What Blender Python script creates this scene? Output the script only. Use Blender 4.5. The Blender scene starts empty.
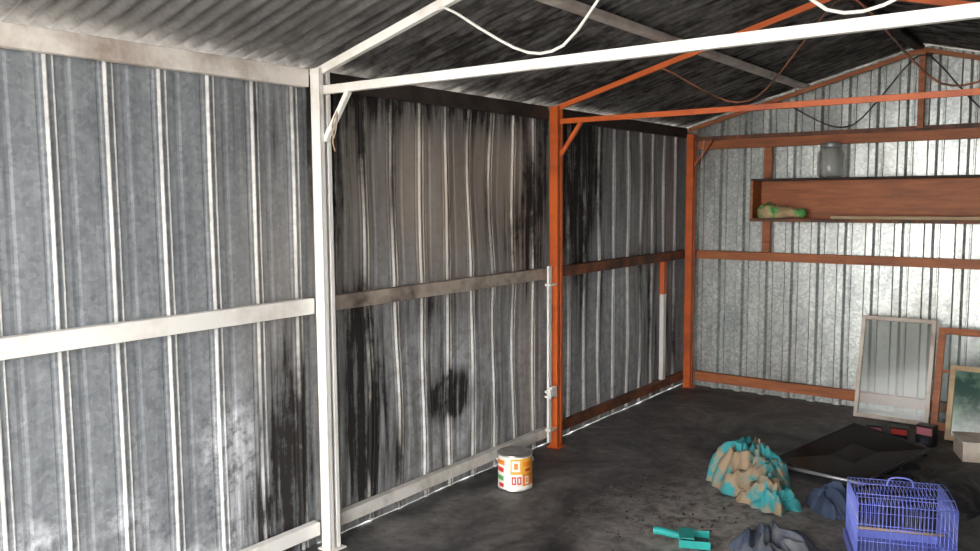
import bpy, bmesh, math, random
import numpy as np
from mathutils import Vector, Matrix, noise
random.seed(4)
Y1,Y2,Y3=2.43,4.30,6.38
XR=3.46; XM=1.73
# ---------------------------------------------------------------- materials
def newmat(name):
    m=bpy.data.materials.new(name); m.use_nodes=True
    nt=m.node_tree; return m,nt,nt.nodes,nt.links,nt.nodes['Principled BSDF']
def N(nodes,t,**k):
    n=nodes.new(t)
    for a,b in k.items():
        if a.startswith('i_'): n.inputs[a[2:].replace('_',' ')].default_value=b
        else: setattr(n,a,b)
    return n
def ramp(nodes,links,src,p0,c0,p1,c1,mid=None):
    r=nodes.new('ShaderNodeValToRGB'); e=r.color_ramp.elements
    e[0].position=p0;e[0].color=c0;e[1].position=p1;e[1].color=c1
    if mid:
        x=e.new(mid[0]);x.color=mid[1]
    links.new(src,r.inputs[0]); return r
def mixc(nodes,links,fac,a,b,mode='MIX'):
    m=nodes.new('ShaderNodeMix');m.data_type='RGBA';m.blend_type=mode
    if isinstance(fac,(int,float)): m.inputs[0].default_value=fac
    else: links.new(fac,m.inputs[0])
    for i,v in ((6,a),(7,b)):
        if isinstance(v,tuple): m.inputs[i].default_value=v
        else: links.new(v,m.inputs[i])
    return m.outputs[2]
def c4(c): return (c[0],c[1],c[2],1)
def paint(name,col,col2,scale=6,rough=.5,lo=.45,hi=.7,metal=0,stretch=(1,1,1),bump=.0,mid=None):
    m,nt,n,l,b=newmat(name)
    tc=n.new('ShaderNodeTexCoord');mp=n.new('ShaderNodeMapping');mp.inputs['Scale'].default_value=stretch
    l.new(tc.outputs['Object'],mp.inputs['Vector'])
    ns=N(n,'ShaderNodeTexNoise',i_Scale=scale,i_Detail=6.0,i_Roughness=.65);l.new(mp.outputs[0],ns.inputs['Vector'])
    r=ramp(n,l,ns.outputs['Fac'],lo,c4(col),hi,c4(col2),mid);l.new(r.outputs[0],b.inputs['Base Color'])
    b.inputs['Roughness'].default_value=rough;b.inputs['Metallic'].default_value=metal
    if bump:
        bp=n.new('ShaderNodeBump');bp.inputs['Strength'].default_value=bump;bp.inputs['Distance'].default_value=.01
        l.new(ns.outputs['Fac'],bp.inputs['Height']);l.new(bp.outputs[0],b.inputs['Normal'])
    return m
def steel(name,base,base2,metal=.45,rough=.42):
    m,nt,n,l,b=newmat(name)
    tc=n.new('ShaderNodeTexCoord')
    vor=N(n,'ShaderNodeTexVoronoi',i_Scale=60.0);l.new(tc.outputs['Object'],vor.inputs['Vector'])
    sp=ramp(n,l,vor.outputs['Color'],.2,c4(base),.9,c4(base2))
    mp=n.new('ShaderNodeMapping');mp.inputs['Scale'].default_value=(3,9,1.1);l.new(tc.outputs['Object'],mp.inputs['Vector'])
    st=N(n,'ShaderNodeTexNoise',i_Scale=2.2,i_Detail=7.0,i_Roughness=.6);l.new(mp.outputs[0],st.inputs['Vector'])
    stv=ramp(n,l,st.outputs['Fac'],.3,(.66,.66,.67,1),.75,(1.15,1.13,1.1,1))
    col=mixc(n,l,1.0,sp.outputs[0],stv.outputs[0],'MULTIPLY')
    fine=N(n,'ShaderNodeTexNoise',i_Scale=14.0,i_Detail=9.0,i_Roughness=.72);l.new(tc.outputs['Object'],fine.inputs['Vector'])
    mp2=n.new('ShaderNodeMapping');mp2.inputs['Scale'].default_value=(3,16,1.0);l.new(tc.outputs['Object'],mp2.inputs['Vector'])
    drip=N(n,'ShaderNodeTexNoise',i_Scale=1.6,i_Detail=8.0,i_Roughness=.62,i_Distortion=.3);l.new(mp2.outputs[0],drip.inputs['Vector'])
    def msk(attr,amp=.9,src=None):
        a=N(n,'ShaderNodeAttribute',attribute_name=attr)
        src=src or fine.outputs['Fac']
        s=N(n,'ShaderNodeMath',operation='SUBTRACT');l.new(src,s.inputs[0]);s.inputs[1].default_value=.5
        mm=N(n,'ShaderNodeMath',operation='MULTIPLY');l.new(s.outputs[0],mm.inputs[0]);mm.inputs[1].default_value=amp
        g=N(n,'ShaderNodeMath',operation='MINIMUM');l.new(a.outputs['Fac'],g.inputs[0]);g.inputs[1].default_value=.6
        m2=N(n,'ShaderNodeMath',operation='MULTIPLY');l.new(mm.outputs[0],m2.inputs[0]);l.new(g.outputs[0],m2.inputs[1])
        m3=N(n,'ShaderNodeMath',operation='MULTIPLY_ADD',use_clamp=True);l.new(m2.outputs[0],m3.inputs[0]);m3.inputs[1].default_value=2.2;l.new(a.outputs['Fac'],m3.inputs[2])
        return m3.outputs[0]
    av=N(n,'ShaderNodeMath',operation='MULTIPLY_ADD');l.new(drip.outputs['Fac'],av.inputs[0]);av.inputs[1].default_value=.7
    q=N(n,'ShaderNodeMath',operation='MULTIPLY');l.new(fine.outputs['Fac'],q.inputs[0]);q.inputs[1].default_value=.3;l.new(q.outputs[0],av.inputs[2])
    w=msk('chalk_pale',5.0);s=msk('soot',4.0,av.outputs[0]);r=msk('rust',1.5,av.outputs[0])
    col=mixc(n,l,r,col,(.37,.305,.245,1))
    col=mixc(n,l,w,col,(.80,.82,.86,1))
    col=mixc(n,l,s,col,(.014,.011,.010,1))
    l.new(col,b.inputs['Base Color'])
    inv=N(n,'ShaderNodeMath',operation='MULTIPLY_ADD',use_clamp=True);l.new(s,inv.inputs[0]);inv.inputs[1].default_value=-metal;inv.inputs[2].default_value=metal
    l.new(inv.outputs[0],b.inputs['Metallic'])
    rr=N(n,'ShaderNodeMath',operation='MULTIPLY_ADD',use_clamp=True);l.new(s,rr.inputs[0]);rr.inputs[1].default_value=.35;rr.inputs[2].default_value=rough
    l.new(rr.outputs[0],b.inputs['Roughness'])
    return m
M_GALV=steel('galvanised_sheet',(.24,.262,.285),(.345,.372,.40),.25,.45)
M_BEAD=steel('pale_rib_edge',(.46,.46,.45),(.62,.62,.60),.1,.5)  # lighter sheet tone for the rib beads
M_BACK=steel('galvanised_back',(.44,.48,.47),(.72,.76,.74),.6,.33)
M_ROOF=steel('roof_sheet',(.15,.15,.15),(.21,.21,.21),.3,.5)
M_WHITE=paint('white_paint',(.80,.78,.74),(.52,.45,.38),4,.45,.5,.85)
M_WTOP=paint('smoked_white_paint',(.74,.69,.63),(.20,.12,.08),3.2,.5,.42,.75)
M_WSOOT=paint('sooty_white_paint',(.42,.35,.29),(.05,.035,.03),4,.6,.42,.66)
M_WDIRT=paint('dirty_white_paint',(.72,.69,.64),(.28,.24,.2),5,.5,.45,.8)
M_ORG=paint('orange_paint',(.66,.13,.022),(.26,.05,.018),5,.45,.45,.85)
M_ORGD=paint('sooty_orange_paint',(.26,.085,.035),(.035,.02,.015),6,.6,.35,.65)
M_ORGW=paint('orange_timber',(.46,.14,.04),(.2,.06,.022),4,.55,.35,.75,0,(1,6,8))
M_CHAR=paint('charred_beam',(.05,.035,.028),(.01,.009,.009),6,.8)
M_BLACK=paint('black_fabric',(.010,.011,.014),(.028,.030,.036),9,.5,bump=.3)
M_BLACKP=paint('black_plastic',(.012,.012,.014),(.025,.025,.028),9,.35)
M_BLACKG=paint('black_gloss_sheet',(.010,.011,.013),(.03,.03,.03),5,.16,.45,.75)
M_TAN=paint('pale_timber',(.50,.36,.20),(.32,.20,.11),4,.6,stretch=(1,6,6))
M_TEAL=paint('teal_plastic',(.02,.33,.30),(.015,.24,.23),6,.35)
M_BLUEP=paint('blue_enamel',(.17,.21,.62),(.12,.15,.50),6,.35)
M_TINM=paint('tin_metal',(.62,.62,.60),(.4,.4,.38),8,.28,metal=.9)
def flat(name,c,rough=.45): return paint(name,c,tuple(k*.85 for k in c),10,rough)
M_LW=flat('label_white',(.80,.78,.72));M_LO=flat('label_orange',(.80,.24,.02));M_LY=flat('label_yellow',(.84,.42,.05));M_LR=flat('label_red',(.60,.04,.03));M_LG=flat('label_green',(.08,.35,.10));M_PINK=flat('label_pink',(.50,.16,.20))
M_FRW=paint('window_frame_cream',(.66,.58,.50),(.40,.28,.2),5,.5)
M_GREYM=paint('grey_metal',(.45,.46,.48),(.3,.3,.32),6,.35,metal=.6)
M_BAG=paint('paper_bag',(.50,.36,.20),(.12,.40,.10),7,.75,.50,.55,bump=.3)
M_BLANK=paint('teal_tan_blanket',(.03,.25,.27),(.30,.22,.14),6.5,.85,.46,.54,bump=.35)
M_JEAN=paint('navy_cloth',(.02,.032,.07),(.05,.07,.12),8,.85,.4,.7,bump=.35)
M_GREYC=paint('grey_blue_cloth',(.04,.055,.09),(.13,.13,.13),7,.85,.45,.7,bump=.35)
def glassy(name,tint,rough=.12,alpha=.55):
    m,nt,n,l,b=newmat(name)
    tc=n.new('ShaderNodeTexCoord');ns=N(n,'ShaderNodeTexNoise',i_Scale=4.0,i_Detail=5.0);l.new(tc.outputs['Object'],ns.inputs['Vector'])
    r=ramp(n,l,ns.outputs['Fac'],.35,c4(tint),.7,c4(tuple(k*.75 for k in tint)));l.new(r.outputs[0],b.inputs['Base Color'])
    b.inputs['Roughness'].default_value=rough;b.inputs['Alpha'].default_value=alpha;b.inputs['Specular IOR Level'].default_value=.8
    return m
M_GLASS=glassy('dusty_glass',(.36,.39,.36),.1,.28);M_JAR=glassy('jar_glass',(.50,.50,.46),.08,.30)
M_GLASS2=glassy('clear_glass',(.30,.40,.36),.05,.15)
M_REFL=paint('green_reflection_pane',(.015,.06,.045),(.20,.32,.24),6,.12,.42,.66)  # green reflections painted into the pane's colour
# ---------------------------------------------------------------- builder
class B:
    def __init__(s): s.v=[];s.f=[];s.m=[];s.mats=[];s.sm=[]
    def mi(s,mat):
        if mat not in s.mats: s.mats.append(mat)
        return s.mats.index(mat)
    def add(s,vs,fs,mat,smooth=False):
        o=len(s.v);s.v+= [tuple(v) for v in vs];i=s.mi(mat)
        for f in fs: s.f.append(tuple(o+k for k in f));s.m.append(i);s.sm.append(smooth)
    def box(s,x0,x1,y0,y1,z0,z1,mat,M=None):
        v=[Vector((x,y,z)) for x in(x0,x1) for y in(y0,y1) for z in(z0,z1)]
        if M: v=[M@p for p in v]
        s.add(v,[(0,1,3,2),(4,6,7,5),(0,4,5,1),(2,3,7,6),(0,2,6,4),(1,5,7,3)],mat)
    def obox(s,M,sx,sy,sz,mat):
        s.box(-sx/2,sx/2,-sy/2,sy/2,-sz/2,sz/2,mat,M)
    def beam(s,p0,p1,w,h,mat,up=(0,0,1)):
        p0=Vector(p0);p1=Vector(p1);d=(p1-p0);L=d.length;d.normalize();u=Vector(up)
        sd=d.cross(u).normalized();u=sd.cross(d)
        M=Matrix((sd,d,u)).transposed().to_4x4();M.translation=(p0+p1)/2
        s.obox(M,w,L,h,mat)
    def tube(s,pts,r,mat,seg=8,smooth=0,M=None):
        pts=[Vector(p) for p in pts]
        if M: pts=[M@p for p in pts]
        for _ in range(smooth):
            q=[pts[0]]
            for a,b in zip(pts[:-1],pts[1:]): q+=[a*.75+b*.25,a*.25+b*.75]
            q.append(pts[-1]);pts=q
        vs=[];fs=[];n=len(pts);u=None
        for i,p in enumerate(pts):
            d=(pts[min(i+1,n-1)]-pts[max(i-1,0)]).normalized()
            if u is None: u=d.orthogonal().normalized()
            u=(u-d*u.dot(d)).normalized();w=d.cross(u)
            vs+=[p+r*(math.cos(2*math.pi*k/seg)*u+math.sin(2*math.pi*k/seg)*w) for k in range(seg)]
        for i in range(n-1):
            for k in range(seg):
                a=i*seg+k;b=i*seg+(k+1)%seg;fs.append((a,b,b+seg,a+seg))
        fs.append(tuple(range(seg))[::-1]);fs.append(tuple(range((n-1)*seg,n*seg)))
        s.add(vs,fs,mat,True)
    def lathe(s,prof,c,mat,seg=40,M=None,a0=0,a1=2*math.pi):
        vs=[];fs=[];n=len(prof);full=abs(a1-a0-2*math.pi)<1e-5;cols=seg if full else seg+1
        for k in range(cols):
            a=a0+(a1-a0)*k/seg
            for r,z in prof:
                p=Vector((r*math.cos(a),r*math.sin(a),z))
                if M: p=M@p
                vs.append(p+Vector(c))
        for k in range(seg):
            for j in range(n-1):
                a=k*n+j;b=((k+1)%cols)*n+j;fs.append((a,b,b+1,a+1))
        s.add(vs,fs,mat,True)
    def finish(s,name,bevel=0,solid=0):
        me=bpy.data.meshes.new(name);me.from_pydata(s.v,[],s.f);me.update()
        for m in s.mats: me.materials.append(m)
        me.polygons.foreach_set('material_index',s.m);me.polygons.foreach_set('use_smooth',s.sm)
        ob=bpy.data.objects.new(name,me);bpy.context.collection.objects.link(ob)
        if bevel:
            b=ob.modifiers.new('bev','BEVEL');b.width=bevel;b.segments=2;b.limit_method='ANGLE'
        if solid:
            b=ob.modifiers.new('sol','SOLIDIFY');b.thickness=solid
        return ob
def attr(ob,name,vals):
    a=ob.data.attributes.new(name,'FLOAT','POINT');a.data.foreach_set('value',vals)
def blob(y,z,cy,cz,ry,rz,p=2):
    d=((y-cy)/ry)**2+((z-cz)/rz)**2
    return math.exp(-d**(p/2)*1.0)
# ---------------------------------------------------------------- left wall
RIBS=[1.34-.203*8+.203*i for i in range(34)]
def left_masks(y,z):
    n=noise.noise(Vector((y*5,z*1.2,3)));n2=noise.noise(Vector((y*14,z*.8,7)));n3=noise.noise(Vector((y*4,z*4,17)))
    s=0;r=0;c=0
    s+= 1.0*blob(y+.06*n3,z,2.29,.5,.12,.45)+.6*blob(y,z,2.17,.2,.2,.25)
    c+= .8*blob(y,z,2.0,.35,.15,.38)*(.8+n3)+.5*blob(y,z,1.3,.40,.5,.10)*max(0,.5+2*n3)+.05  # white powder flakes low down, plus a broad paler streak
    c+= .5*blob(y,z,1.85,.12,.3,.12)*max(0,.6+2*n3)
    s+= .35*blob(y,z,2.3,1.9,.3,.25)+.10*max(0,n2)+.06
    r+= .35*blob(y,z,2.25,1.1,.25,.7)
    if y>Y1:
        s-=.06
        s+= 1.1*blob(y+.05*n3,z,2.72,.62,.13,.55,3)+.7*blob(y,z,2.56,1.7,.10,.5)+.45*blob(y,z,2.9,.25,.2,.25)
        s+= 1.8*blob(y+.04*n3,z+.05*n2,3.40+.1*n3,.50,.15,.12,3)+.5*blob(y,z,3.30,.75,.07,.3)+.35*blob(y,z,3.25,.98,.5,.10)
        s+= .06+.55*max(0,n2)+.10*n
        r+= .32+.55*blob(y,z,3.3,1.6,.9,.5)+.3*n
        c+= .24*blob(y,z,3.2,.45,1.0,.5)
        r+= .5*blob(y,z,4.1,1.5,.25,.45); s+=1.0*blob(y+.05*n3,z,4.17,1.45,.13,.42)+.35*blob(y,z,3.9,1.35,.2,.25)
        s+= .9*blob(y,z,3.4,2.07,1.4,.14)+.3*blob(y,z,3.8,.35,.25,.2)
    if y>Y2:
        s+= 1.4*blob(y+.06*n3,z,4.70,1.65,.24,.5,3)+.02+.22*blob(y,z,5.5,1.75,1.2,.45)+.5*blob(y,z,4.75,1.0,.12,.5)
        s+= .3*blob(y,z,5.9,.6,.4,.6)*(1+n)
        r-=.1
        c+=.1*(z<1)
    return min(max(s,0),1),min(max(r,0),1),min(max(c,0),1)
def left_wall():
    prof=[(-.078,0,0),(-.062,0,0),(-.046,0,0),(-.041,-.002,0),(-.034,-.002,0),(-.028,0,0),(-.018,0,1),(-.012,.011,1),(-.008,.011,1),(-.003,0,0),(.013,0,1),(.015,.006,1),(.017,.006,1),(.019,0,0),(.03,0,0),(.043,0,0),(.056,-.0025,0),(.066,-.0025,0),(.076,0,0),(.10,0,0)]
    pts=[]
    for rb in RIBS:
        for (dy,dx,b) in prof: pts.append((rb+dy,dx,b))
    pts=[p for p in pts if -.35<p[0]<Y3+.02]
    pts.append((Y3+.055,0,0))
    vs=[];soot=[];rust=[];ch=[];nz=74
    for (y,dx,b) in pts:
        zb=0.0 if y<Y1 else .001+.009*max(0,noise.noise(Vector((y*9,0,0))))
        for j in range(nz):
            z=zb+(2.085-zb)*j/(nz-1)
            fx=0;fy=0
            zf=abs(math.sin(math.pi*(z-.09)/1.0))
            if Y1<y<Y2:
                e=math.sin(math.pi*(y-Y1)/(Y2-Y1))
                fx=.018*e*zf*math.sin(y*7+z*2.0);fy=.03*e*zf*math.sin(y*2.3+1+z)
            elif y>Y2:
                e=math.sin(math.pi*(y-Y2)/(Y3+.055-Y2));fx=.012*e*zf*math.sin(y*6)
            else:
                fx=.004*zf*math.sin(y*5+z)
            vs.append((dx+fx-.0,y+fy,z))
            a=left_masks(y,z);soot.append(a[0]);rust.append(a[1]);ch.append(a[2])
    bb=B()
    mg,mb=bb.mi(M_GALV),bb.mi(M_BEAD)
    bb.v=vs
    for i in range(len(pts)-1):
        for j in range(nz-1):
            a=i*nz+j;bb.f.append((a,a+nz,a+nz+1,a+1));bb.m.append(mb if pts[i][2] else mg);bb.sm.append(False)
    ob=bb.finish('wall_left');attr(ob,'soot',soot);attr(ob,'rust',rust);attr(ob,'chalk_pale',ch)
left_wall()
# ---------------------------------------------------------------- back wall
def back_wall():
    per=.19;prof=[(0,0),(.07,0),(.085,-.03),(.125,-.03),(.14,0),(.160,0),(.165,-.008),(.172,-.008),(.177,0)]
    pts=[]
    x=-.02
    while x<XR:
        for dx,dy in prof:
            if x+dx<XR: pts.append((x+dx,dy))
        x+=per
    pts.append((XR,0));bb=B();vs=[];s=[];r=[];c=[];nz=50
    for x,dy in pts:
        top=2.11+.27*(x if x<XM else XR-x)
        for j in range(nz):
            z=(top)*j/(nz-1);vs.append((x,Y3+.05+dy,z))
            n=noise.noise(Vector((x*2,z*1.5,9)))
            s.append(min(1,max(0,.2*blob(x,z,0,1.0,.35,1.5)+.03+.15*n+(.12 if z>2 else 0))));r.append(max(0,.15*n+.08));c.append(0)
    bb.v=vs
    for i in range(len(pts)-1):
        for j in range(nz-1):
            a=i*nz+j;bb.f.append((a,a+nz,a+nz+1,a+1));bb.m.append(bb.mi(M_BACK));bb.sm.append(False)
    ob=bb.finish('wall_back');attr(ob,'soot',s);attr(ob,'rust',r);attr(ob,'chalk_pale',c)
back_wall()
bb=B();pts=[];y=-.3
while y<Y3+.05:
    for dy,dx in [(0,0),(.12,0),(.13,-.02),(.165,-.02),(.175,0)]: pts.append((y+dy,dx))
    y+=.197
pts=[p for p in pts if p[0]<Y3+.05]
vs=[]
for y,dx in pts:
    vs+=[(XR+dx,y,.0),(XR+dx,y,2.1)]
bb.add(vs,[(2*i,2*i+1,2*i+3,2*i+2) for i in range(len(pts)-1)],M_GALV)
ob=bb.finish('wall_right')
for a in('rust','chalk_pale'):attr(ob,a,[0]*len(vs))
attr(ob,'soot',[.05]*len(vs))
# ---------------------------------------------------------------- roof
def roof():
    bb=B();ny=int((Y3+.35+.45)/.076*8)
    xs=[-.12,.3,.7,1.1,1.45,XM,2.0,2.4,2.8,3.2,XR+.12]
    vs=[];s=[]
    for i in range(ny+1):
        y=-.45+i*.076/8;w=.011*math.sin(2*math.pi*i/8)
        for x in xs:
            vs.append((x,y,2.127+.27*(x if x<XM else XR-x)+w))
            n=noise.noise(Vector((x*1.3,y*1.3,5)))
            s.append(min(1,max(0,.05+.25*n+.58*min(1,max(0,(y-1.7)/1.4)))))
    nx=len(xs);bb.v=vs
    for i in range(ny):
        for j in range(nx-1):
            a=i*nx+j;bb.f.append((a,a+1,a+nx+1,a+nx));bb.m.append(bb.mi(M_ROOF));bb.sm.append(True)
    ob=bb.finish('ceiling');attr(ob,'soot',s);attr(ob,'rust',[.1]*len(vs));attr(ob,'chalk_pale',[0]*len(vs))
roof()
# ---------------------------------------------------------------- floor
m,nt,n,l,b=newmat('sooty_concrete')
tc=n.new('ShaderNodeTexCoord')
a=N(n,'ShaderNodeTexNoise',i_Scale=1.5,i_Detail=9.0,i_Roughness=.66,i_Distortion=1.6);l.new(tc.outputs['Object'],a.inputs['Vector'])
f=N(n,'ShaderNodeTexNoise',i_Scale=14.0,i_Detail=9.0,i_Roughness=.72,i_Distortion=.5);l.new(tc.outputs['Object'],f.inputs['Vector'])
r1=ramp(n,l,a.outputs['Fac'],.36,(.020,.020,.022,1),.66,(.17,.16,.155,1))
r2=ramp(n,l,f.outputs['Fac'],.35,(.6,.6,.6,1),.75,(1.6,1.6,1.6,1))
col=mixc(n,l,1.0,r1.outputs[0],r2.outputs[0],'MULTIPLY')
mp=n.new('ShaderNodeMapping');mp.vector_type='POINT';mp.inputs['Location'].default_value=(-1.35*1.2,-3.72*.9,0);mp.inputs['Scale'].default_value=(1.2,.9,1)
l.new(tc.outputs['Object'],mp.inputs['Vector'])
ln=N(n,'ShaderNodeVectorMath',operation='LENGTH');l.new(mp.outputs[0],ln.inputs[0])
mr=N(n,'ShaderNodeMapRange');mr.inputs['From Min'].default_value=.85;mr.inputs['From Max'].default_value=.15;l.new(ln.outputs['Value'],mr.inputs['Value'])
fr=ramp(n,l,f.outputs['Fac'],.38,(.1,.1,.1,1),.60,(1,1,1,1))
mm=N(n,'ShaderNodeMath',operation='MULTIPLY');l.new(mr.outputs[0],mm.inputs[0]);l.new(fr.outputs[0],mm.inputs[1])
col=mixc(n,l,mm.outputs[0],col,(.38,.345,.32,1))
l.new(col,b.inputs['Base Color']);b.inputs['Roughness'].default_value=.55;b.inputs['Specular IOR Level'].default_value=.4
bp=n.new('ShaderNodeBump');bp.inputs['Strength'].default_value=.25;bp.inputs['Distance'].default_value=.01;l.new(f.outputs['Fac'],bp.inputs['Height']);l.new(bp.outputs[0],b.inputs['Normal'])
bb=B();bb.box(-.06,XR+.03,-.45,Y3+.08,-.12,0,m);bb.finish('floor')
mg=paint('bounce_concrete',(.45,.43,.40),(.36,.34,.31),3,.8)
bb=B();bb.box(-12,15,-14,20,-.2,-.13,mg);bb.finish('bounce_ground')  # pale outside ground, added to bounce daylight into the shed
# ---------------------------------------------------------------- girts, posts, trusses
def girt(name,y0,y1,z,h,mat,x0=.015,x1=.055):
    bb=B();bb.box(x0,x1,y0,y1,z-h/2,z+h/2,mat);return bb.finish(name,.003)
pw=.03
for nm,z,h,ms in [('wall_girt',1.09,.068,(M_WHITE,M_WSOOT,M_ORGD)),('wall_girt',.093,.06,(M_WHITE,M_WDIRT,M_ORGD)),('wall_top_plate',2.062,.075,(M_WTOP,M_CHAR,M_CHAR))]:
    girt(nm,-.3,Y1-pw-.002,z,h,ms[0]);girt(nm,Y1+pw+.002,Y2-pw-.002,z,h,ms[1]);girt(nm,Y2+pw+.002,Y3-.06,z,h,ms[2])
def post(name,y,mat,h=2.10,x0=.058):
    bb=B()
    bb.box(x0,x0+.005,y-.03,y+.03,0,h,mat)
    bb.box(x0,x0+.06,y-.03,y-.026,0,h,mat);bb.box(x0,x0+.06,y+.026,y+.03,0,h,mat)
    bb.box(x0+.055,x0+.06,y-.03,y-.008,0,h,mat);bb.box(x0+.055,x0+.06,y+.008,y+.03,0,h,mat)
    bb.box(x0-.01,x0+.08,y-.045,y+.045,0,.006,mat)
    return bb.finish(name,.0015)
post('steel_post',Y1,M_WHITE);post('steel_post',Y2,M_ORG);post('steel_post',Y3-.06,M_ORG,2.05)
def truss(name,y,mat,matb,rod,zb=2.01,w=.026,h=.036,king=False):
    bb=B();yy=y
    zt=lambda x:2.075+.27*(x if x<XM else XR-x)
    bb.beam((.12,yy,zb),(XR-.12,yy,zb),w,h,matb)
    bb.beam((.06,yy,zt(.06)-.01),(XM,yy,zt(XM)-.01),w,h,mat);bb.beam((XM,yy,zt(XM)-.01),(XR-.06,yy,zt(.06)-.01),w,h,mat)
    half=[(.76,zt(.76)-.03),(.80,zt(.8)-.035),(1.0,2.13),(1.14,2.055),(1.24,2.037),(1.33,2.065),(1.46,2.21),(1.66,2.47),(XM,2.50)]
    pts=[(x,yy-w/2-.004,z) for x,z in half]+[(XR-x,yy-w/2-.004,z) for x,z in reversed(half[:-1])]
    bb.tube(pts,.0055,rod,8,1)
    bb.beam((.115,yy,1.80),(.26,yy,1.995),.022,.022,mat);bb.beam((XR-.115,yy,1.80),(XR-.26,yy,1.995),.022,.022,mat)
    if king: bb.box(XM-.02,XM+.02,yy-.012,yy+.012,zb,zt(XM)-.02,mat)
    return bb.finish(name,.002)
T1=truss('roof_truss',Y1,M_WHITE,M_WHITE,M_WHITE)
truss('roof_truss',Y2,M_ORG,M_ORG,M_ORGD,w=.016,h=.030)
T3=truss('roof_truss',Y3-.06,M_ORGW,M_ORGD,M_CHAR,w=.016,h=.030,king=True)
for x,mt,n_ in ((.95,M_WTOP,'roof_purlin'),(1.70,M_CHAR,'ridge_beam'),(XR-.95,M_CHAR,'roof_purlin')):
    bb=B();zz=2.09+.27*min(x,XR-x);bb.box(x-.03,x+.03,-.4,Y3,zz-.012,zz+.02,mt);bb.finish(n_,.003)
for z,h,mt in ((1.965,.075,M_ORGW),(1.09,.065,M_ORGW),(.093,.075,M_ORGW)):
    bb=B();bb.box(.13,XR-.02,Y3-.025,Y3+.02,z-h/2,z+h/2,mt);bb.finish('back_wall_rail',.003)
bb=B();bb.box(.655,.715,Y3-.02,Y3+.018,1.125,1.925,M_ORGW);bb.finish('wall_stud',.003)
bb=B();bb.box(.016,.05,5.92,5.97,.80,1.055,M_ORG);bb.box(.016,.05,5.92,5.97,.125,.80,M_WHITE);bb.finish('wall_batten',.002)
bb=B();bb.box(.085,.10,4.20,4.232,.05,1.14,M_WHITE)
for z in (.36,.33,1.02,.12): bb.box(.075,.118,4.192,4.262,z,z+.014,M_WHITE)
bb.box(.10,.125,4.20,4.25,.345,.40,M_WHITE);bb.tube([(.11,4.20,.38),(.13,4.17,.38),(.13,4.17,.34)],.006,M_WHITE,6)
bb.finish('door_bolt_bar',.0015)
# ---------------------------------------------------------------- shelf and its contents
bb=B();x0,x1,y0,y1=.63,3.40,6.16,6.354
bb.box(x0,x0+.018,y0,y1,1.37,1.668,M_ORGW);bb.box(x1-.018,x1,y0,y1,1.37,1.668,M_ORGW)
bb.box(x0,x1,y0,y1,1.668,1.684,M_CHAR);bb.box(x0+.018,x1-.018,y0,y1,1.37,1.386,M_ORGD)
bb.box(x0+.018,x1-.018,y1-.012,y1-.002,1.386,1.668,M_ORGW)
bb.box(x0,x1,y0-.012,y0,1.366,1.390,M_ORGD)
bb.finish('wall_shelf',.002)
bb=B();bb.box(1.20,2.9,6.18,6.25,1.387,1.412,M_TAN);bb.finish('timber_plank',.002)
bb=B();Jc=(1.17,6.255,1.685)
bb.lathe([(.0,.003),(.075,.003),(.088,.015),(.09,.05),(.09,.165),(.082,.185),(.062,.200),(.058,.215),(.060,.222)],Jc,M_JAR)
bb.lathe([(.0,.245),(.060,.245),(.066,.240),(.066,.215),(.062,.213)],Jc,M_GREYM)
bb.finish('glass_jar',0,.002)
# crumpled things
def heapgeo(bb,cx,cy,rx,ry,h,rot,seed,mat,fold=5,edge=.25,z0=.002,tall=2.2,amp=.5,skew=(0,0)):
    NR,NA=54,140;vs=[];fs=[];ca,sa=math.cos(rot),math.sin(rot)
    for i in range(NR+1):
        r=i/NR
        for k in range(NA):
            a=2*math.pi*k/NA
            e=1+edge*noise.noise(Vector((math.cos(a)*1.5,math.sin(a)*1.5,seed)))+.14*noise.noise(Vector((math.cos(a)*4,math.sin(a)*4,seed+5)))
            x=r*rx*e*math.cos(a);y=r*ry*e*math.sin(a)
            q=Vector((x*fold,y*fold*.55,seed*1.7))
            q=q+Vector((noise.noise(q*.8),noise.noise(q*.8+Vector((7,3,1))),0))*1.1
            rid=1-abs(noise.noise(q))*2.6; rid2=1-abs(noise.noise(q*2.3+Vector((4,4,4))))*2.4
            env=max(0,1-r**tall)
            lop=1+skew[0]*x/rx+skew[1]*y/ry
            z=h*env*lop*(1-amp+amp*(.65*rid+.35*rid2))+ .014*max(0,rid2)*(r<.97)
            if i==NR: z=0
            z=max(z,0)
            dx=.025*noise.noise(q*1.5+Vector((0,9,0)));dy=.025*noise.noise(q*1.5+Vector((9,0,0)))
            vs.append((cx+ca*(x+dx)-sa*(y+dy),cy+sa*(x+dx)+ca*(y+dy),z0+z))
    for i in range(NR):
        for k in range(NA):
            a=i*NA+k;b_=i*NA+(k+1)%NA
            fs.append((a,a+NA,b_+NA,b_))
    bb.add(vs,fs,mat,True)
def heap(name,*a,**k):
    bb=B();heapgeo(bb,*a,**k);return bb.finish(name,0,.003)
bb=B();heapgeo(bb,1.29,4.36,.24,.19,.22,-.5,3,M_BLANK,9,.4,tall=4.5,amp=.6,skew=(-.15,.1));heapgeo(bb,1.47,4.12,.18,.12,.13,-.6,8,M_BLANK,11,.4,tall=4,amp=.6);bb.finish('crumpled_blanket',0,.003)
heap('navy_jeans',1.755,4.20,.10,.15,.15,.5,11,M_JEAN,9,.3)
heap('grey_clothes_pile',1.68,3.56,.19,.15,.11,.3,21,M_GREYC,9,.3)
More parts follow.
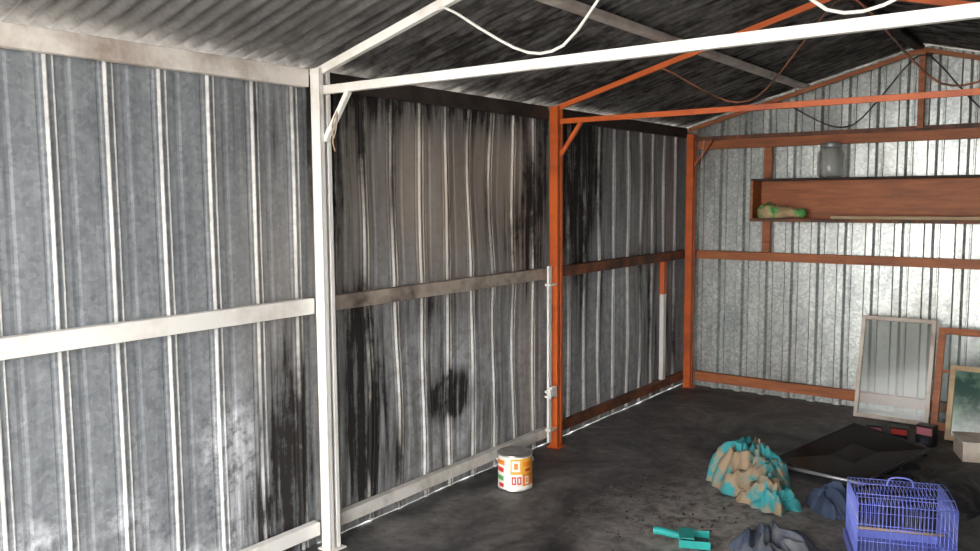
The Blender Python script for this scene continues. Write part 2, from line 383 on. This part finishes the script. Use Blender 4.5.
# feed bag: a crumpled pillow lying on the shelf, neck drooping over the shelf lip
bb=B();vs=[];fs=[];NU,NV=48,28
for i in range(NU+1):
    u=i/NU;prof=min(1,(u/.10))**.5*min(1,((1-u)/.08))**.5*(.85+.25*math.sin(u*5+.6))
    for k in range(NV):
        t=2*math.pi*k/NV;cc,ss=math.cos(t),math.sin(t)
        q=Vector((u*5,cc*1.6,ss*1.6));d=.016*noise.noise(q*1.6)+.012*(1-abs(noise.noise(q*3))*3)
        ry_=(.072*prof+d*prof);rz_=(.050*prof+d*prof)
        vs.append((.665+.36*u,6.222+ry_*cc-.01*math.sin(u*6),max(1.3895,1.437-.008*u+rz_*ss)))
for i in range(NU):
    for k in range(NV):
        a=i*NV+k;b_=i*NV+(k+1)%NV;fs.append((a,b_,b_+NV,a+NV))
fs.append(tuple(range(NV))[::-1]);fs.append(tuple(NU*NV+k for k in range(NV)))
bb.add(vs,fs,M_BAG,True);bb.finish('paper_feed_bag')
bb=B();heapgeo(bb,1.72,5.08,.30,.20,.10,.2,31,M_BLACK,5,.2,tall=4,amp=.4,skew=(0,.2));heapgeo(bb,2.25,4.85,.36,.40,.05,.1,37,M_BLACK,4,.25,tall=6,amp=.5)
bb.finish('black_tarpaulin',0,.003)
bb=B();A=[Vector((1.30,4.76,.022)),Vector((1.80,4.50,.035)),Vector((2.08,4.98,.165)),Vector((1.62,5.24,.18))]
vs=A+[p+Vector((0,0,.008)) for p in A];bb.add(vs,[(3,2,1,0),(4,5,6,7),(0,1,5,4),(1,2,6,5),(2,3,7,6),(3,0,4,7)],M_BLACKG)
for p,q in zip(A,A[1:]+A[:1]): bb.tube([p+Vector((0,0,.004)),q+Vector((0,0,.004))],.007,M_BLACKP,8)
bb.finish('black_panel')
bb=B();bb.tube([(1.26,4.70,.014),(1.86,4.42,.09)],.009,M_GREYM,10);bb.tube([(1.255,4.702,.014),(1.29,4.687,.0185)],.012,M_BLACKP,10);bb.finish('metal_pole')
def pane(name,x0,x1,yb,yt,h,fw,mat,gl,ft=.03,mull=False):
    bb=B();ang=math.atan2(yt-yb,h);L=h/math.cos(ang)
    M=Matrix.Translation((x0,yb,0.004))@Matrix.Rotation(-ang,4,'X')
    W=x1-x0
    bb.box(0,fw,0,ft,0,L,mat,M);bb.box(W-fw,W,0,ft,0,L,mat,M)
    bb.box(fw,W-fw,0,ft,0,fw*1.2,mat,M);bb.box(fw,W-fw,0,ft,L-fw,L,mat,M)
    bb.box(fw-.004,W-fw+.004,ft*.45,ft*.6,fw*1.2-.004,L-fw+.004,gl,M)
    if mull: bb.box(fw,W-fw,0,ft*.9,L*.56,L*.56+.02,mat,M)
    return bb.finish(name,.002)
pane('window_sash',1.41,1.885,6.13,6.30,.70,.026,M_FRW,M_GLASS)
pane('timber_window_sash',1.905,2.55,6.07,6.27,.66,.042,M_ORGW,M_GLASS2,mull=True)
pane('framed_pane',2.02,2.6,5.86,6.0,.46,.032,M_TAN,M_REFL)
Mb=Matrix.Translation((2.30,5.58,.004))@Matrix.Rotation(.35,4,'Z')
bb=B();bb.box(-.17,.17,-.11,.11,0,.012,M_FRW,Mb)
for q in((-.17,-.162,-.11,.11),(.162,.17,-.11,.11),(-.162,.162,-.11,-.102),(-.162,.162,.102,.11)): bb.box(*q,.012,.11,M_FRW,Mb)
bb.box(-.178,.178,-.118,.118,.11,.12,M_FRW,Mb);bb.finish('storage_box',.002)
for i,(x,y,r,h,lb) in enumerate([(1.66,5.56,.3,.11,M_PINK),(1.80,5.64,.1,.10,M_LR),(1.95,5.66,-.2,.13,M_PINK),(1.93,5.42,.6,.06,M_GREYM)]):
    Mc=Matrix.Translation((x,y,.003))@Matrix.Rotation(r,4,'Z')
    bb=B();bb.box(-.05,.05,-.04,.04,0,h,M_BLACKP,Mc);bb.box(-.045,.045,-.0412,-.04,h*.55,h*.9,lb,Mc);bb.box(-.045,.045,-.035,.035,h,h+.0012,M_BLACKP,Mc)
    bb.box(-.02,.03,-.042,-.0412,h*.15,h*.4,M_GREYC,Mc);bb.finish('small_carton',.0012)
# ---------------------------------------------------------------- paint tin
bb=B();C=(.30,3.555,.002);r0=.092;H0=.195;D=math.radians
bb.lathe([(0,.004),(r0-.004,.004),(r0-.002,0),(r0+.002,.002),(r0+.002,.008),(r0,.010)],C,M_TINM,56)
bb.lathe([(r0,.010),(r0,H0-.010)],C,M_LW,56)
bb.lathe([(r0,H0-.010),(r0+.003,H0-.007),(r0+.003,H0-.001),(r0-.001,H0+.001),(r0-.006,H0),(r0-.010,H0-.006),(r0-.016,H0-.006),(r0-.018,H0-.002),(r0-.024,H0-.001),(r0-.026,H0-.007),(0,H0-.007)],C,M_TINM,56)
def patch(a0,a1,z0,z1,mat,e): bb.lathe([(r0+e,z0),(r0+e,z1)],C,mat,20,None,D(a0),D(a1))
patch(-70,35,.095,.178,M_LY,.0006);patch(-30,35,.030,.095,M_LO,.0006);patch(-150,-92,.140,.165,M_LO,.0006)
patch(-135,-96,.10,.125,M_LR,.0006);patch(-135,-96,.055,.08,M_LG,.0006);patch(-120,-96,.02,.04,M_LR,.0006)
patch(-66,-38,.110,.168,M_LW,.0012);patch(-58,-46,.123,.155,M_LO,.0015);patch(-28,8,.135,.16,M_LO,.0012);patch(-20,5,.108,.122,M_LR,.0012)
for a,mt in((-66,M_LR),(-48,M_LR),(-20,M_LW)): patch(a,a+4,.04,.082,mt,.0012);patch(a,a+14,.04,.048,mt,.0013);patch(a,a+14,.074,.082,mt,.0013);patch(a+10,a+14,.048,.074,mt,.0012)
for sgn in(-1,1):
    a=D(37 if sgn>0 else -143);p=Vector((C[0]+math.cos(a)*(r0+.003),C[1]+math.sin(a)*(r0+.003),.155))
    bb.tube([p-Vector((math.cos(a),math.sin(a),0))*.003,p+Vector((math.cos(a),math.sin(a),0))*.006],.012,M_TINM,12)
hp=[]
for k in range(25):
    t=math.pi*k/24;ax=Vector((math.cos(D(37)),math.sin(D(37)),0));dn=Vector((math.cos(D(127)),math.sin(D(127)),0))
    hp.append(Vector(C)+ax*(r0+.008)*math.cos(t)+dn*(.101*math.sin(t)**.8)+Vector((0,0,.155-.055*math.sin(t))))
bb.tube(hp,.002,M_TINM,6);bb.finish('paint_tin')
# ---------------------------------------------------------------- bird cage
bb=B();Mc=Matrix.Translation((2.14,3.79,.0))@Matrix.Rotation(.36,4,'Z')
W,Dp,Hh=.185,.17,.285
bb.box(-W-.01,W+.01,-Dp-.01,Dp+.01,.003,.012,M_BLUEP,Mc)
for q in((-W-.01,W+.01,-Dp-.01,-Dp-.004),(-W-.01,W+.01,Dp+.004,Dp+.01),(-W-.01,-W-.004,-Dp-.004,Dp+.004),(W+.004,W+.01,-Dp-.004,Dp+.004)): bb.box(*q,.012,.045,M_BLUEP,Mc)
rw=.0015
for z in(.055,.13,.20,Hh):
    bb.tube([(-W,-Dp,z),(W,-Dp,z),(W,Dp,z),(-W,Dp,z),(-W,-Dp,z)],rw*1.4,M_BLUEP,6,0,Mc)
nx=24
for i in range(nx+1):
    x=-W+2*W*i/nx
    for y in(-Dp,Dp): bb.tube([(x,y,.05),(x,y,Hh)],rw,M_BLUEP,5,0,Mc)
    bb.tube([(x,-Dp,Hh),(x,-Dp*.6,Hh+.022),(x,0,Hh+.032),(x,Dp*.6,Hh+.022),(x,Dp,Hh)],rw,M_BLUEP,5,0,Mc)
for i in range(1,20):
    y=-Dp+2*Dp*i/20
    for x in(-W,W): bb.tube([(x,y,.05),(x,y,Hh)],rw,M_BLUEP,5,0,Mc)
for y,z in((-Dp*.6,Hh+.022),(0,Hh+.032),(Dp*.6,Hh+.022)): bb.tube([(-W,y,z),(W,y,z)],rw*1.4,M_BLUEP,6,0,Mc)
bb.tube([(-.05,0,Hh+.03),(-.05,0,Hh+.055),(-.03,0,Hh+.07),(.03,0,Hh+.07),(.05,0,Hh+.055),(.05,0,Hh+.03)],.0035,M_BLUEP,8,1,Mc)
bb.tube([(-.06,-Dp-.003,.08),(.06,-Dp-.003,.08),(.06,-Dp-.003,.19),(-.06,-Dp-.003,.19),(-.06,-Dp-.003,.08)],.003,M_BLUEP,6,0,Mc)
bb.tube([(-W,0,.12),(W,0,.12)],.006,M_TAN,8,0,Mc)
bb.finish('bird_cage')
# ---------------------------------------------------------------- dustpan
bb=B();Md=Matrix.Translation((1.33,3.40,.003))@Matrix.Rotation(.42,4,'Z')
bb.box(-.01,.12,-.06,.06,0,.004,M_TEAL,Md);bb.box(-.01,.12,-.065,-.06,0,.035,M_TEAL,Md);bb.box(-.01,.12,.06,.065,0,.035,M_TEAL,Md);bb.box(-.016,-.01,-.065,.065,0,.045,M_TEAL,Md)
bb.box(-.01,.05,-.06,.06,.04,.045,M_TEAL,Md);bb.box(.0,.115,-.055,.055,.004,.006,M_BLACKP,Md)
bb.tube([(-.012,0,.03),(-.05,0,.035),(-.09,0,.045),(-.13,0,.045)],.017,M_TEAL,12,1,Md)
bb.finish('dustpan',.0015)
bb=B();bb.tube([(.20,Y1-.012,1.915),(.185,Y1-.03,1.86),(.20,Y1-.035,1.82),(.19,Y1-.03,1.78),(.205,Y1-.03,1.75)],.003,M_TAN,6,2)
bb.tube([(.20,Y1-.012,1.91),(.215,Y1-.03,1.84),(.20,Y1-.035,1.80)],.003,M_WSOOT,6,2);bb.finish('rope_tie').parent=T1
bb=B();bb.tube([(.20,6.30,2.0),(.205,6.28,1.95),(.20,6.25,1.85),(.21,6.25,1.78)],.003,M_LW,6,1);bb.finish('hanging_cord').parent=T3
bb=B();random.seed(9);cnt=0
while cnt<130:
    x=random.uniform(.7,1.6);y=random.gauss(3.75,.35)
    if not(3.1<y<4.6) or (x>1.0 and y>3.92) or (x>1.15 and y<3.55) or x>1.46: continue
    cnt+=1
    s_=random.uniform(.002,.008);Mq=Matrix.Translation((x,y,.003))@Matrix.Rotation(random.random()*6,4,'Z')
    bb.box(-s_,s_,-s_*random.uniform(.3,1),s_*.5,-.0028,s_*.3,random.choice([M_BLACKP,M_GREYC,M_CHAR,M_CHAR]),Mq)
bb.finish('ash_debris')
# ---------------------------------------------------------------- camera / light
P=dict(f=828.3,yaw=.6433,pit=.0927,roll=-.0061,cx=2.8041,cz=1.55)
sy,cy,sp,cp=math.sin(P['yaw']),math.cos(P['yaw']),math.sin(P['pit']),math.cos(P['pit'])
F=Vector((-sy*cp,cy*cp,-sp));R=Vector((cy,sy,0));U=Vector((-sy*sp,cy*sp,cp))
c,s=math.cos(P['roll']),math.sin(P['roll'])
R2=c*R+s*U;U2=-s*R+c*U
cam=bpy.data.cameras.new('camera');co=bpy.data.objects.new('camera',cam);bpy.context.collection.objects.link(co)
Mx=Matrix((R2,U2,-F)).transposed().to_4x4();Mx.translation=(P['cx'],0,P['cz']);co.matrix_world=Mx
cam.sensor_width=36;cam.lens=36*P['f']/980;cam.clip_start=.02
bpy.context.scene.camera=co
w=bpy.data.worlds.new('World');bpy.context.scene.world=w;w.use_nodes=True
bg=w.node_tree.nodes['Background'];bg.inputs[0].default_value=(1,.98,.95,1);bg.inputs[1].default_value=11.5
bpy.context.scene.view_settings.view_transform='Standard'
